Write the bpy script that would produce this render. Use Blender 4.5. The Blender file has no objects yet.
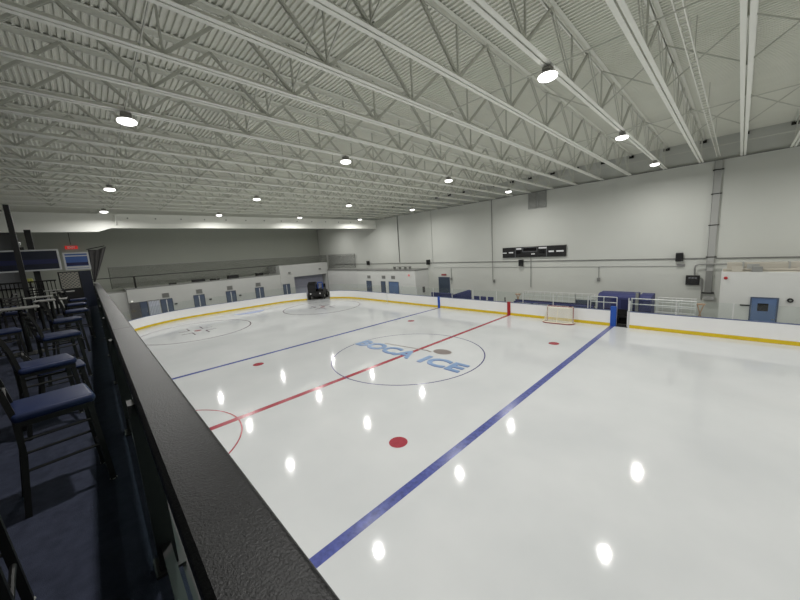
import bpy, bmesh, math, random
from mathutils import Vector, Matrix, Euler
random.seed(7)
PI = math.pi
R = math.radians
SC = bpy.context.scene
COL = SC.collection

# ------------------------------------------------------------------ materials
MATS = {}
def lin(c):
    return tuple((v/12.92 if v <= .04045 else ((v+.055)/1.055)**2.4) for v in c)
def mat(name, rgb, rough=.5, metal=0., spec=.5, noise=0., nscale=8., bump=0., bscale=60., bdist=.01, emit=0., ecol=None):
    m = bpy.data.materials.new(name); m.use_nodes = True
    nt = m.node_tree; b = nt.nodes['Principled BSDF']
    c = lin([v/255 for v in rgb])
    b.inputs['Base Color'].default_value = (*c, 1)
    b.inputs['Roughness'].default_value = rough
    b.inputs['Metallic'].default_value = metal
    b.inputs['Specular IOR Level'].default_value = spec
    if noise or bump:
        tc = nt.nodes.new('ShaderNodeTexCoord')
    if noise:
        n = nt.nodes.new('ShaderNodeTexNoise'); n.inputs['Scale'].default_value = nscale
        n.inputs['Detail'].default_value = 4
        mp = nt.nodes.new('ShaderNodeMapRange')
        mp.inputs['From Min'].default_value = .3; mp.inputs['From Max'].default_value = .7
        mp.inputs['To Min'].default_value = 1-noise; mp.inputs['To Max'].default_value = 1+noise
        mx = nt.nodes.new('ShaderNodeVectorMath'); mx.operation = 'SCALE'
        mx.inputs[0].default_value = c
        nt.links.new(tc.outputs['Object'], n.inputs['Vector'])
        nt.links.new(n.outputs['Fac'], mp.inputs['Value'])
        nt.links.new(mp.outputs['Result'], mx.inputs['Scale'])
        nt.links.new(mx.outputs['Vector'], b.inputs['Base Color'])
    if bump:
        n2 = nt.nodes.new('ShaderNodeTexNoise'); n2.inputs['Scale'].default_value = bscale
        n2.inputs['Detail'].default_value = 3
        bp = nt.nodes.new('ShaderNodeBump'); bp.inputs['Strength'].default_value = bump
        bp.inputs['Distance'].default_value = bdist
        nt.links.new(tc.outputs['Object'], n2.inputs['Vector'])
        nt.links.new(n2.outputs['Fac'], bp.inputs['Height'])
        nt.links.new(bp.outputs['Normal'], b.inputs['Normal'])
    if emit:
        e = lin([v/255 for v in (ecol or rgb)])
        b.inputs['Emission Color'].default_value = (*e, 1)
        b.inputs['Emission Strength'].default_value = emit
    MATS[name] = m
    return m
def glass_mat(name, rgb, trans, rough=.03):
    m = bpy.data.materials.new(name); m.use_nodes = True
    nt = m.node_tree; nt.nodes.clear()
    o = nt.nodes.new('ShaderNodeOutputMaterial'); mx = nt.nodes.new('ShaderNodeMixShader')
    t = nt.nodes.new('ShaderNodeBsdfTransparent'); g = nt.nodes.new('ShaderNodeBsdfGlossy')
    t.inputs['Color'].default_value = (*lin([v/255 for v in rgb]), 1)
    g.inputs['Roughness'].default_value = rough
    mx.inputs['Fac'].default_value = 1-trans
    nt.links.new(t.outputs[0], mx.inputs[1]); nt.links.new(g.outputs[0], mx.inputs[2])
    nt.links.new(mx.outputs[0], o.inputs['Surface'])
    MATS[name] = m; return m
def net_mat(name, rgb, scale, thick):
    """woven mesh: open squares between cords, driven by the object's own UVs"""
    m = bpy.data.materials.new(name); m.use_nodes = True
    nt = m.node_tree; nt.nodes.clear()
    o = nt.nodes.new('ShaderNodeOutputMaterial'); mx = nt.nodes.new('ShaderNodeMixShader')
    t = nt.nodes.new('ShaderNodeBsdfTransparent'); d = nt.nodes.new('ShaderNodeBsdfDiffuse')
    d.inputs['Color'].default_value = (*lin([v/255 for v in rgb]), 1)
    uv = nt.nodes.new('ShaderNodeUVMap'); sp = nt.nodes.new('ShaderNodeSeparateXYZ')
    nt.links.new(uv.outputs[0], sp.inputs[0])
    outs = []
    for ax in 'XY':
        a = nt.nodes.new('ShaderNodeMath'); a.operation = 'MULTIPLY'; a.inputs[1].default_value = scale
        f = nt.nodes.new('ShaderNodeMath'); f.operation = 'FRACT'
        l = nt.nodes.new('ShaderNodeMath'); l.operation = 'LESS_THAN'; l.inputs[1].default_value = thick
        nt.links.new(sp.outputs[ax], a.inputs[0]); nt.links.new(a.outputs[0], f.inputs[0]); nt.links.new(f.outputs[0], l.inputs[0])
        outs.append(l)
    mm = nt.nodes.new('ShaderNodeMath'); mm.operation = 'MAXIMUM'
    nt.links.new(outs[0].outputs[0], mm.inputs[0]); nt.links.new(outs[1].outputs[0], mm.inputs[1])
    nt.links.new(mm.outputs[0], mx.inputs['Fac'])
    nt.links.new(t.outputs[0], mx.inputs[1]); nt.links.new(d.outputs[0], mx.inputs[2])
    nt.links.new(mx.outputs[0], o.inputs['Surface'])
    MATS[name] = m; return m

mat('wall_white', (200,202,196), .75, noise=.02, nscale=.35, bump=.08, bscale=40)
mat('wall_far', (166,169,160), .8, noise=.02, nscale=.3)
mat('wall_room', (213,214,211), .7, noise=.015, nscale=.8)
mat('wall_locker', (188,189,186), .75, noise=.03, nscale=.6)
mat('wall_shade', (212,213,211), .7, noise=.02, nscale=.8)
mat('wall_dark', (46,48,52), .8)
mat('concrete', (120,120,116), .8, noise=.08, nscale=3)
mat('deck', (232,233,222), .6, noise=.02, nscale=1.5)
mat('truss', (240,241,232), .5)
mat('truss_web', (205,206,196), .55)
mat('girder', (240,241,234), .45, noise=.02, nscale=1)
mat('dark_steel', (40,40,38), .5, .4)
mat('grey_steel', (150,151,148), .45, .5)
mat('grey_paint', (165,166,163), .6)
mat('alu', (214,215,214), .4, .35)
mat('white_plastic', (246,246,246), .45)
mat('yellow', (222,192,28), .45, noise=.05, nscale=2)
mat('cap_blue', (92,104,140), .5)
mat('pad_blue', (32,84,178), .5)
mat('pad_red', (170,36,40), .5)
mat('seat_blue', (48,54,104), .55, noise=.06, nscale=3)
mat('navy', (28,34,78), .6)
mat('door_blue', (92,116,156), .5, noise=.03, nscale=3)
mat('door_slate', (78,90,112), .5, noise=.03, nscale=3)
mat('door_dark', (56,68,84), .5)
mat('door_grey', (92,90,90), .6)
mat('black', (16,16,17), .5)
mat('black_gloss', (14,14,16), .25)
mat('rubber', (22,22,23), .85)
mat('marks', (225,226,228), .5)
mat('marks_dim', (120,122,126), .5)
mat('red_light', (215,60,55), .4, emit=.6)
mat('exit_red', (200,50,45), .4, emit=1.1)
mat('vent', (150,150,148), .6)
mat('vent_dark', (128,129,126), .7)
mat('lavender', (160,162,178), .6)
mat('strip', (196,200,212), .3)
mat('beige', (186,181,169), .6)
mat('tan', (184,150,122), .6)
mat('rail_cap', (15,16,16), .38, spec=.13, noise=.35, nscale=22, bump=.5, bscale=150, bdist=.003)
mat('rail_frame', (10,10,11), .5)
mat('carpet', (42,45,58), .95, spec=.1, noise=.18, nscale=14, bump=.3, bscale=220)
mat('chair_black', (7,7,7), .5, spec=.35)
mat('vinyl', (24,34,64), .45, spec=.2, noise=.05, nscale=5)
mat('table_top', (106,106,103), .5)
mat('navy_panel', (20,27,48), .35)
mat('blue_panel', (58,92,158), .4)
mat('white_frame', (200,202,204), .5)
mat('lattice', (206,202,188), .6)
mat('cloth_dark', (76,74,74), .9)
mat('net_white', (238,232,212), .7)
mat('goal_red', (146,66,68), .45)
mat('lamp_housing', (150,148,143), .45, .3)
mat('chrome', (205,206,208), .2, .9)
mat('yellow_lamp', (190,190,90), .5)
mat('line_red', (156,52,66), .2, noise=.12, nscale=6)
mat('line_blue', (78,86,148), .2, noise=.3, nscale=7)
mat('line_purple', (84,80,122), .2)
mat('line_grey', (112,94,104), .2)
mat('crease', (168,182,222), .3)
mat('logo_light', (122,150,188), .3, noise=.06, nscale=5)
mat('logo_dark', (74,100,152), .3)
mat('logo_grey', (126,116,112), .3)
glass_mat('clear_glass', (250,252,251), .975)
glass_mat('green_glass', (226,240,236), .96)
mat('glass_edge', (66,108,100), .2)
net_mat('goal_net', (226,222,206), 14, .25)
net_mat('safety_net', (40,42,40), 31, .17)
def ice_material():
    m = bpy.data.materials.new('ice'); m.use_nodes = True
    nt = m.node_tree; b = nt.nodes['Principled BSDF']
    tc = nt.nodes.new('ShaderNodeTexCoord')
    n = nt.nodes.new('ShaderNodeTexNoise'); n.inputs['Scale'].default_value = .35; n.inputs['Detail'].default_value = 6
    cr = nt.nodes.new('ShaderNodeValToRGB')
    cr.color_ramp.elements[0].position = .3; cr.color_ramp.elements[0].color = (*lin((.775,.785,.79)), 1)
    cr.color_ramp.elements[1].position = .7; cr.color_ramp.elements[1].color = (*lin((.815,.822,.825)), 1)
    n2 = nt.nodes.new('ShaderNodeTexNoise'); n2.inputs['Scale'].default_value = 2.2; n2.inputs['Detail'].default_value = 5
    bp = nt.nodes.new('ShaderNodeBump'); bp.inputs['Strength'].default_value = .07; bp.inputs['Distance'].default_value = .02
    nt.links.new(tc.outputs['Object'], n.inputs['Vector']); nt.links.new(tc.outputs['Object'], n2.inputs['Vector'])
    nt.links.new(n.outputs['Fac'], cr.inputs['Fac']); nt.links.new(cr.outputs['Color'], b.inputs['Base Color'])
    nt.links.new(n2.outputs['Fac'], bp.inputs['Height']); nt.links.new(bp.outputs['Normal'], b.inputs['Normal'])
    b.inputs['Roughness'].default_value = .07; b.inputs['Specular IOR Level'].default_value = .36
    MATS['ice'] = m
ice_material()
def lens_material():
    m = bpy.data.materials.new('lamp_lens'); m.use_nodes = True
    b = m.node_tree.nodes['Principled BSDF']
    b.inputs['Base Color'].default_value = (.9,.9,.88,1)
    b.inputs['Emission Color'].default_value = (1,.985,.94,1); b.inputs['Emission Strength'].default_value = 9
    MATS['lamp_lens'] = m
lens_material()
mat('small_lamp', (250,248,235), .4, emit=1.6)

# ------------------------------------------------------------------ mesh builder
class MB:
    def __init__(self): self.v = []; self.f = []; self.mi = []; self.cur = 0; self.uv = None
    def add(self, vs, fs):
        o = len(self.v); self.v += [Vector(p) for p in vs]
        for f in fs: self.f.append(tuple(o+i for i in f)); self.mi.append(self.cur)
        return self
    def slot(self, i): self.cur = i; return self
    def box(self, c, s, rot=None):
        h = Vector(s)/2; c = Vector(c)
        vs = [Vector((x*h.x, y*h.y, z*h.z)) for z in (-1,1) for y in (-1,1) for x in (-1,1)]
        if rot is not None:
            M = rot if isinstance(rot, Matrix) else Euler(rot).to_matrix()
            vs = [M @ p for p in vs]
        return self.add([p+c for p in vs], [(0,2,3,1),(4,5,7,6),(0,1,5,4),(2,6,7,3),(0,4,6,2),(1,3,7,5)])
    def span(self, a, b):
        return self.box([(a[i]+b[i])/2 for i in range(3)], [abs(b[i]-a[i]) for i in range(3)])
    def bar(self, p, q, w, h, up=(0,0,1), off=0.):
        """rectangular bar from p to q; w sideways, h along 'up'; off shifts sideways"""
        p = Vector(p); q = Vector(q); d = q-p; L = d.length; d.normalize()
        up = Vector(up); s = d.cross(up)
        if s.length < 1e-4: s = d.cross(Vector((1,0,0)))
        s.normalize(); u = s.cross(d)
        M = Matrix((s, d, u)).transposed()
        return self.box((p+q)/2 + s*off, (w, L, h), M)
    def tube(self, pts, r, n=8, closed=False, cap=True):
        pts = [Vector(p) for p in pts]; k = len(pts); rr = r if isinstance(r, (list,tuple)) else [r]*k
        rings = []; prev = None
        for i in range(k):
            if closed: d = pts[(i+1)%k]-pts[i-1]
            else: d = pts[min(i+1,k-1)]-pts[max(i-1,0)]
            d.normalize()
            if prev is None:
                a = Vector((0,0,1)) if abs(d.z) < .9 else Vector((1,0,0)); s = d.cross(a).normalized()
            else:
                s = prev - d*prev.dot(d)
                s = s.normalized() if s.length > 1e-6 else d.orthogonal().normalized()
            prev = s; u = d.cross(s)
            rings.append([pts[i]+(s*math.cos(t)+u*math.sin(t))*rr[i] for t in [2*PI*j/n for j in range(n)]])
        vs = [p for r_ in rings for p in r_]; fs = []
        for i in range(k if closed else k-1):
            a = i*n; b = ((i+1)%k)*n
            for j in range(n): fs.append((a+j, b+j, b+(j+1)%n, a+(j+1)%n))
        if cap and not closed:
            fs.append(tuple(range(n-1,-1,-1))[::-1]); fs.append(tuple((k-1)*n+j for j in range(n)))
        return self.add(vs, fs)
    def lathe(self, prof, c=(0,0,0), n=20):
        c = Vector(c); vs = []; fs = []; k = len(prof)
        for r, z in prof:
            for j in range(n): vs.append(c+Vector((r*math.cos(2*PI*j/n), r*math.sin(2*PI*j/n), z)))
        for i in range(k-1):
            for j in range(n): fs.append((i*n+j, i*n+(j+1)%n, (i+1)*n+(j+1)%n, (i+1)*n+j))
        fs.append(tuple(range(n-1,-1,-1))); fs.append(tuple((k-1)*n+j for j in range(n)))
        return self.add(vs, fs)
    def prism(self, poly, axis, a, b):
        """extrude a 2D polygon along axis ('x','y','z') between a and b"""
        def P(u, v, w): return {'x':(w,u,v),'y':(u,w,v),'z':(u,v,w)}[axis]
        n = len(poly)
        vs = [P(u,v,a) for u,v in poly]+[P(u,v,b) for u,v in poly]
        fs = [tuple(range(n-1,-1,-1)), tuple(range(n,2*n))]+[(i,(i+1)%n,n+(i+1)%n,n+i) for i in range(n)]
        return self.add(vs, fs)
    def build(self, name, m, parent=None, loc=None, bevel=0., seg=2, smooth=False, rz=0.):
        me = bpy.data.meshes.new(name)
        me.from_pydata([tuple(p) for p in self.v], [], self.f); me.update()
        ms = m if isinstance(m, (list,tuple)) else [m]
        for x in ms: me.materials.append(MATS[x])
        me.polygons.foreach_set('material_index', self.mi)
        bm = bmesh.new(); bm.from_mesh(me)
        bmesh.ops.recalc_face_normals(bm, faces=bm.faces)
        if bevel:
            ed = [e for e in bm.edges if len(e.link_faces) == 2 and e.calc_face_angle(0) > .6]
            bmesh.ops.bevel(bm, geom=ed, offset=bevel, segments=seg, profile=.5, affect='EDGES', clamp_overlap=True)
        if smooth:
            for f in bm.faces: f.smooth = True
            for e in bm.edges:
                if len(e.link_faces) == 2 and e.calc_face_angle(0) > .7: e.smooth = False
        bm.to_mesh(me); bm.free()
        o = bpy.data.objects.new(name, me); COL.objects.link(o)
        if parent is not None: o.parent = parent
        if loc is not None: o.location = loc
        if rz: o.rotation_euler.z = rz
        return o
def tag(o, label=None, cat=None, group=None, kind=None):
    if label: o['label'] = label
    if cat: o['category'] = cat
    if group: o['group'] = group
    if kind: o['kind'] = kind
    return o
def thing(name, label, cat, loc=(0,0,0), rz=0., group=None):
    o = bpy.data.objects.new(name, None); COL.objects.link(o)
    o.location = loc; o.rotation_euler.z = rz; o.empty_display_size = .1
    return tag(o, label, cat, group)
def struct(name, mb, m, **k):
    return tag(mb.build(name, m, **k), kind='structure')
KIDS = {}
def copy_tree(o, parent=None):
    c = o.copy(); COL.objects.link(c)
    if parent is not None: c.parent = parent
    for ch in list(o.children): copy_tree(ch, c)
    return c
def again(root, loc, rz, label, group=None):
    c = copy_tree(root); c.location = loc; c.rotation_euler.z = rz; c['label'] = label
    if group: c['group'] = group
    return c
ORD = ['', 'first','second','third','fourth','fifth','sixth','seventh','eighth','ninth','tenth','eleventh','twelfth','thirteenth',
       'fourteenth','fifteenth','sixteenth','seventeenth','eighteenth','nineteenth','twentieth']
def group_by(name, label, cat, objs_group): pass

# ------------------------------------------------------------------ camera (solved from the rink markings)
F, YAW, PITCH, ROLL = 318.8, R(136.30), R(-8.82), R(-3.63)
CP = Vector((13.391, -13.149, 6.264))
d = Vector((math.cos(PITCH)*math.cos(YAW), math.cos(PITCH)*math.sin(YAW), math.sin(PITCH)))
r0 = Vector((math.sin(YAW), -math.cos(YAW), 0)); u0 = r0.cross(d)
rr = r0*math.cos(ROLL)+u0*math.sin(ROLL); uu = -r0*math.sin(ROLL)+u0*math.cos(ROLL)
cam = bpy.data.cameras.new('camera'); cam.sensor_width = 36; cam.lens = F/800*36; cam.clip_end = 200; cam.clip_start = .05
co = bpy.data.objects.new('camera', cam); COL.objects.link(co)
M = Matrix((rr, uu, -d)).transposed().to_4x4(); M.translation = CP
co.matrix_world = M; SC.camera = co

# ------------------------------------------------------------------ rink constants
HX, HY, RC = 30.3, 12.88, 8.5          # half length, half width, corner radius
XB, XD, YD, XZ = 7.8, 6.12, 6.69, 21.2
YW = 17.0                              # far long wall
ROOF = 12.2

# floor of the hall, then the ice sheet with its painted markings
struct('floor', MB().span((-39,-19,-.3),(36,17.6,-.02)), 'concrete')
def rink_outline(n=16, inset=0.):
    pts = []
    for sx, sy, a0 in ((1,1,0),(-1,1,90),(-1,-1,180),(1,-1,270)):
        cx, cy = sx*(HX-RC), sy*(HY-RC)
        for i in range(n+1):
            a = R(a0+90*i/n); pts.append((cx+(RC-inset)*math.cos(a), cy+(RC-inset)*math.sin(a)))
    return pts
ice = MB(); ice.prism(rink_outline(), 'z', -.02, 0)
mats = ['ice','line_red','line_blue','line_purple','line_grey','crease','logo_light','logo_dark','logo_grey']
LAY = [0.0015]
def sheet(poly, slot, z):
    ice.slot(slot); ice.add([(x,y,z) for x,y in poly], [tuple(range(len(poly)))])
def rect(x0, x1, y0, y1, slot, z): sheet([(x0,y0),(x1,y0),(x1,y1),(x0,y1)], slot, z)
def ring(cx, cy, r, w, slot, z, a0=0, a1=360, n=72):
    ice.slot(slot); vs = []; fs = []
    for i in range(n+1):
        a = R(a0+(a1-a0)*i/n)
        vs += [(cx+(r-w/2)*math.cos(a), cy+(r-w/2)*math.sin(a), z), (cx+(r+w/2)*math.cos(a), cy+(r+w/2)*math.sin(a), z)]
    for i in range(n): fs.append((2*i, 2*i+1, 2*i+3, 2*i+2))
    ice.add(vs, fs)
def disc(cx, cy, r, slot, z, n=28): sheet([(cx+r*math.cos(2*PI*i/n), cy+r*math.sin(2*PI*i/n)) for i in range(n)], slot, z)
YE = HY-.02
for x in (XB, -XB): rect(x-.15, x+.15, -YE, YE, 2, .002)
rect(-.15, .15, -YE, YE, 1, .002)
ring(0, 0, 4.57, .07, 3, .003)
ring(0, -HY, 3.1, .06, 1, .003, 2, 178)
for x in (XD, -XD):
    for y in (YD, -YD):
        disc(x, y, .31, 1, .003); ice_c = (x, y)
        for s in (-1,1): ice.slot(4)
for x in (XZ, -XZ):
    for y in (YD, -YD):
        ring(x, y, 4.57, .11, 4, .003); disc(x, y, .3, 1, .003)
        for sx in (-1,1):
            for sy in (-1,1):
                rect(*sorted((x+sx*.6, x+sx*1.8)), *sorted((y+sy*.5, y+sy*.62)), 4, .004)
                rect(*sorted((x+sx*.6, x+sx*.74)), *sorted((y+sy*.58, y+sy*1.4)), 4, .004)
for s in (1,-1):
    cx = s*27.1
    poly = [(cx, -1.8)]+[(cx-s*1.8*math.cos(R(a))*.75, 1.8*math.sin(R(a))) for a in range(-80,81,10)]+[(cx, 1.8)]
    sheet(poly, 5, .003)
    rect(cx-.025, cx+.025, -YE+2.6, YE-2.6, 4, .0035)
# centre logo lettering, stick and puck
def text_mesh(body, size, off, shear=0.):
    cu = bpy.data.curves.new('lettering', 'FONT'); cu.body = body; cu.size = size; cu.offset = off; cu.shear = shear
    cu.resolution_u = 3; cu.space_character = 1.0
    to = bpy.data.objects.new('lettering', cu); COL.objects.link(to)
    bpy.context.view_layer.update()
    me = bpy.data.meshes.new_from_object(to.evaluated_get(bpy.context.evaluated_depsgraph_get()))
    bpy.data.objects.remove(to)
    vs = [tuple(v.co) for v in me.vertices]; fs = [tuple(p.vertices) for p in me.polygons]
    bpy.data.meshes.remove(me); return vs, fs
def put_text(body, x0, x1, y0, y1, slot, z, off=.03):
    vs, fs = text_mesh(body, 1., off)
    a0, a1 = min(v[0] for v in vs), max(v[0] for v in vs); b0, b1 = min(v[1] for v in vs), max(v[1] for v in vs)
    q = [(x0+(v[0]-a0)/(a1-a0)*(x1-x0), y0+(v[1]-b0)/(b1-b0)*(y1-y0), z) for v in vs]
    ice.slot(slot); ice.add(q, fs)
for z, slot, dx, dy in ((.004,7,.05,-.09),(.005,6,0,0)):
    put_text('BOCA', -4.6+dx, .62+dx, -.62+dy, .55+dy, slot, z)
    put_text('ICE', 1.3+dx, 4.15+dx, -.62+dy, .55+dy, slot, z)
for k in range(3): rect(-4.5, 4.1, -.42+.36*k, -.38+.36*k, 0, .0056) if False else None
sheet([(1.5+.62*math.cos(2*PI*i/30)*1.0+.0, 1.5+.44*math.sin(2*PI*i/30)) for i in range(30)], 8, .005)
sheet([(-2.9,.66),(.55,1.10),(.95,1.0),(1.0,1.12),(.55,1.24),(-2.9,.74)], 8, .0045)
for p in (): pass
tag(ice.build('floor_ice', mats), kind='structure')

# ------------------------------------------------------------------ walls and roof
struct('wall_right', MB().span((-38.4,YW,-.3),(36,YW+.5,10.72)), 'wall_white')
struct('trim_1', MB().span((-38.4,YW-.03,10.72),(36,YW+.5,10.77)), 'vent_dark')
struct('wall_upper', MB().span((-38.4,YW+.12,10.77),(36,YW+.5,12.5)), 'wall_white')
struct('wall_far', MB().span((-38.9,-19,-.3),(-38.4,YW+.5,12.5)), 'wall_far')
struct('wall_left', MB().span((-38.9,-18.6,-.3),(36,-18.1,12.5)), 'wall_dark')
struct('wall_near', MB().span((35.5,-18.6,-.3),(36,YW+.5,12.5)), 'wall_white')
# corrugated steel roof deck
def roof_deck():
    m = MB(); P = .152; y = -18.6; prof = []
    while y < YW+.5:
        prof += [(y, ROOF), (y+.048, ROOF), (y+.062, ROOF+.05), (y+.138, ROOF+.05)]; y += P
    n = len(prof); x0, x1 = -38.9, 36
    vs = [(x0,a,b) for a,b in prof]+[(x1,a,b) for a,b in prof]
    m.add(vs, [(i,i+1,n+i+1,n+i) for i in range(n-1)])
    m.span((x0,-18.6,ROOF+.07),(x1,YW+.5,ROOF+.2))
    return m
struct('ceiling', roof_deck(), 'deck')

# roof trusses, each with double-angle chords and webs
SP = 1.853; X0 = 9.75; BZ, TZ = 10.75, 12.2; Y0, Y1 = -18.0, YW-.02
PAN = 3.06; TN = -.58                  # a top panel point
def chord_mesh(z, up):
    m = MB(); s = 1 if up else -1
    for k in (-1,1):
        m.span((k*.02 if k > 0 else -.125, Y0, z-.006),(k*.125 if k > 0 else -.02, Y1, z+.006))
        m.span((k*.02 if k > 0 else -.032, Y0, z),(k*.032 if k > 0 else -.02, Y1, z+s*.11))
    return m
def diag_mesh(dy):
    m = MB(); 
    for k in (-1,1):
        m.bar((k*.034,0,0),(k*.034,dy,TZ-BZ-.1), .014, .07, up=(1,0,0)) if False else m.bar((k*.03,0,0),(k*.03,dy,TZ-BZ-.1), .07, .016, up=(1,0,0))
    return m
def skew(k): return max(-.025, {-4:.015,-3:.013,-2:.010,-1:.005,0:0.,1:-.009,2:-.013,3:-.018,4:-.022}.get(k, -.025))
def truss_at(k, y): return X0-SP*k+{-2:-.08,-1:-.05,1:-.1,5:-.1}.get(k, 0.)+skew(k)*(y-5)
def make_truss():
    t = thing('roof_truss', 'x', 'roof truss')
    chord_mesh(BZ, True).build('bottom_chord', 'truss', t)
    chord_mesh(TZ-.008, False).build('top_chord', 'truss', t)
    dm = {}
    k = math.floor((Y0-TN)/PAN)+1
    while TN+k*PAN < Y1+PAN:
        yt = TN+k*PAN
        for s in (-1,1):
            yb = yt+s*PAN/2
            if not (Y0+.1 < yb < Y1-.05) or not (Y0 < yt < Y1): continue
            if s not in dm:
                o = diag_mesh(-s*PAN/2).build('web_diagonal', 'truss_web', t); dm[s] = o
            else:
                o = dm[s].copy(); COL.objects.link(o)
            o.parent = t; o.location = (0, yb, BZ+.05)
        yb = yt-PAN/2
        if Y0+.1 < yb < Y1:
            if 'v' not in dm:
                o = MB().box((0,0,(TZ-BZ)/2-.05),(.045,.045,TZ-BZ-.1)).build('web_vertical', 'truss_web', t); dm['v'] = o
            else: o = dm['v'].copy(); COL.objects.link(o)
            o.parent = t; o.location = (0, yb+.0, BZ+.05)
        k += 1
    # bearing bracket on the far wall
    MB().box((0,Y1+.02,TZ-.16),(.34,.1,.16)).build('bearing_bracket', 'dark_steel', t)
    return t
truss_x = [(k, X0-SP*k) for k in range(-4, 17)]   # k = -2 stands overhead
tr0 = make_truss(); used = False
def truss_label(k):
    n = k+2
    if n == 0: return 'white steel roof truss seen straight from below, its slit upright near the right edge'
    if n < 0: return 'white steel roof truss %s of the one seen straight from below' % ('just right' if n == -1 else 'second to the right')
    if n == 1: return 'white steel roof truss just left of the one seen straight from below'
    if n == 2: return 'white steel roof truss carrying the brightest near lamps, second left of the overhead one'
    return 'white steel roof truss, %s to the left of the one seen straight from below' % (ORD[n] if n <= 20 else 'farthest')
for k, x in truss_x:
    if k < -3: continue
    t = tr0 if not used else copy_tree(tr0); used = True
    t.location = (truss_at(k,0), 0, 0); t.rotation_euler.z = -math.atan(skew(k))
    t['label'] = truss_label(k); t['group'] = 'roof trusses across the hall'
# thin bridging rods and cross braces between trusses
for y, z, lab in ((-11.7,BZ+.06,'thin white bridging rod low across the trusses above the balcony rail'),
                  (-3.6,BZ+.06,'thin white bridging rod low across the trusses over the rink middle'),
                  (4.4,BZ+.06,'thin white bridging rod low across the trusses past centre ice'),
                  (12.4,BZ+.06,'thin white bridging rod low across the trusses near the far wall')):
    tag(MB().tube([(-20.5,y,z),(16.5,y,z)], .018, 6).build('bridging_rod','truss_web'), lab, 'rod', 'bridging rods across the trusses')
br = None
for y in (-8.3, .9, 8.7):
    for k in range(-3, 9):
        xa, xb = truss_at(k, y), truss_at(k+1, y)
        if br is None:
            br = thing('cross_brace', 'thin white diagonal cross brace between two neighbouring roof trusses', 'brace', (xb,y,BZ), 0, 'cross braces between the trusses')
            MB().bar((.03,0,.1),(SP-.03,0,TZ-BZ-.12),.035,.035).build('brace_bar','truss_web',br)
            MB().bar((.03,.05,TZ-BZ-.12),(SP-.03,.05,.1),.035,.035).build('brace_bar','truss_web',br)
        else:
            c = copy_tree(br); c.location = (xb, y, BZ)
# cable tray running up under the roof to the wall duct
t = thing('cable_tray', 'pale cable tray running under the roof just left of the overhead truss', 'cable tray', (12.29,0,11.0), -.006)
for s in (-1,1): MB().span((s*.075-.012,-16,-.05),(s*.075+.012,YW-.02,.05)).build('side_rail','truss',t)
rg = None; y = -15.9
while y < YW-.2:
    if rg is None: rg = MB().span((-.063,0,-.03),(.063,.06,-.01)).build('rung','truss_web',t)
    else: rg = rg.copy(); COL.objects.link(rg); rg.parent = t
    rg.location = (0,y,0); y += .36
for yy in (-12,-6,0,6,12): MB().span((-.012,yy-.012,.05),(.012,yy+.012,TZ-11.0)).build('hanger','truss_web',t)

# far girder across the hall
g = thing('girder', 'long white steel girder spanning the far end of the hall', 'girder', (-22.2,0,0))
MB().span((-.12,-12.0,9.58),(.12,YW-.03,10.68)).build('web_plate','girder',g)
MB().span((-.2,-12.0,10.64),(.2,YW-.03,10.70)).build('top_flange','girder',g)
MB().span((-.2,-11.3,9.55),(.2,YW-.03,9.60)).build('bottom_flange','girder',g)
MB().prism([(-18.0,9.25),(-12.2,9.25),(-11.3,9.56),(-11.3,10.66),(-18.0,10.66)],'x',-.16,.16).build('haunch','girder',g)
y = -10.2
while y < 15:
    MB().tube([(.115,y,10.35),(.15,y,10.35)],.06,8).build('bolt','grey_steel',g); y += 1.9
t = thing('lamp_bracket','short white pipe bracket on the far girder below the lamp','bracket',(-21.9,-11.0,9.62))
MB().tube([(0,0,.2),(0,0,.98)],.06,8).build('post','girder',t); MB().tube([(0,0,.9),(.0,.35,1.05)],.05,8).build('arm','girder',t)
tag(MB().tube([(-37.9,-14.2,9.2),(-37.9,-14.2,ROOF)],.025,6).build('hanging_cable','dark_steel'),'thin dark cable hanging above the red exit sign','cable')
t = thing('exit_sign','small glowing red exit sign on the far end wall','exit sign',(-38.32,-14.2,8.9))
MB().box((0,0,0),(.1,1.0,.36)).build('housing','exit_red',t)
vs, fs = text_mesh('EXIT', .3, .012)
w0 = max(v[0] for v in vs)
MB().add([(.055, (v[0]-w0/2), v[1]-.1) for v in vs], fs).build('lettering','marks',t)

# ------------------------------------------------------------------ high-bay lamps
LROW = [(-11.7,'row over the balcony rail'), (-3.85,'second row from the balcony'), (4.25,'third row from the balcony'), (12.65,'row along the far wall')]
LK = [(0,'nearest lit bright lamp'),(5,'second lamp from the viewer'),(11,'third lamp from the viewer'),(16,'lamp before the far girder'),(21.35,'lamp behind the far girder')]
lamp0 = None
def make_lamp():
    t = thing('high_bay_lamp','x','lamp')
    MB().span((-.12,-.15,.06),(.12,.15,.16)).build('ballast_box','lamp_housing',t,bevel=.02)
    MB().lathe([(.10,.07),(.17,.05),(.25,.0),(.26,-.03),(.24,-.03),(.2,.0)],n=24).build('reflector','lamp_housing',t,smooth=True)
    MB().lathe([(.25,-.02),(.28,-.05),(.265,-.10),(.2,-.13),(.1,-.15),(.02,-.155)],n=20).build('lens','lamp_lens',t,smooth=True)
    MB().tube([(0,0,.155),(0,0,.194)],.03,8).build('hook','lamp_housing',t)
    return t
def area(x, y, z, power, size=.5):
    l = bpy.data.lights.new('lamp_light','AREA'); l.shape = 'DISK'; l.size = size*.5; l.energy = power; l.color = (1,.985,.955)
    l.spread = R(172)
    o = bpy.data.objects.new('lamp_light', l); COL.objects.link(o); o.location = (x,y,z); return o
POWER = 540
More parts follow.
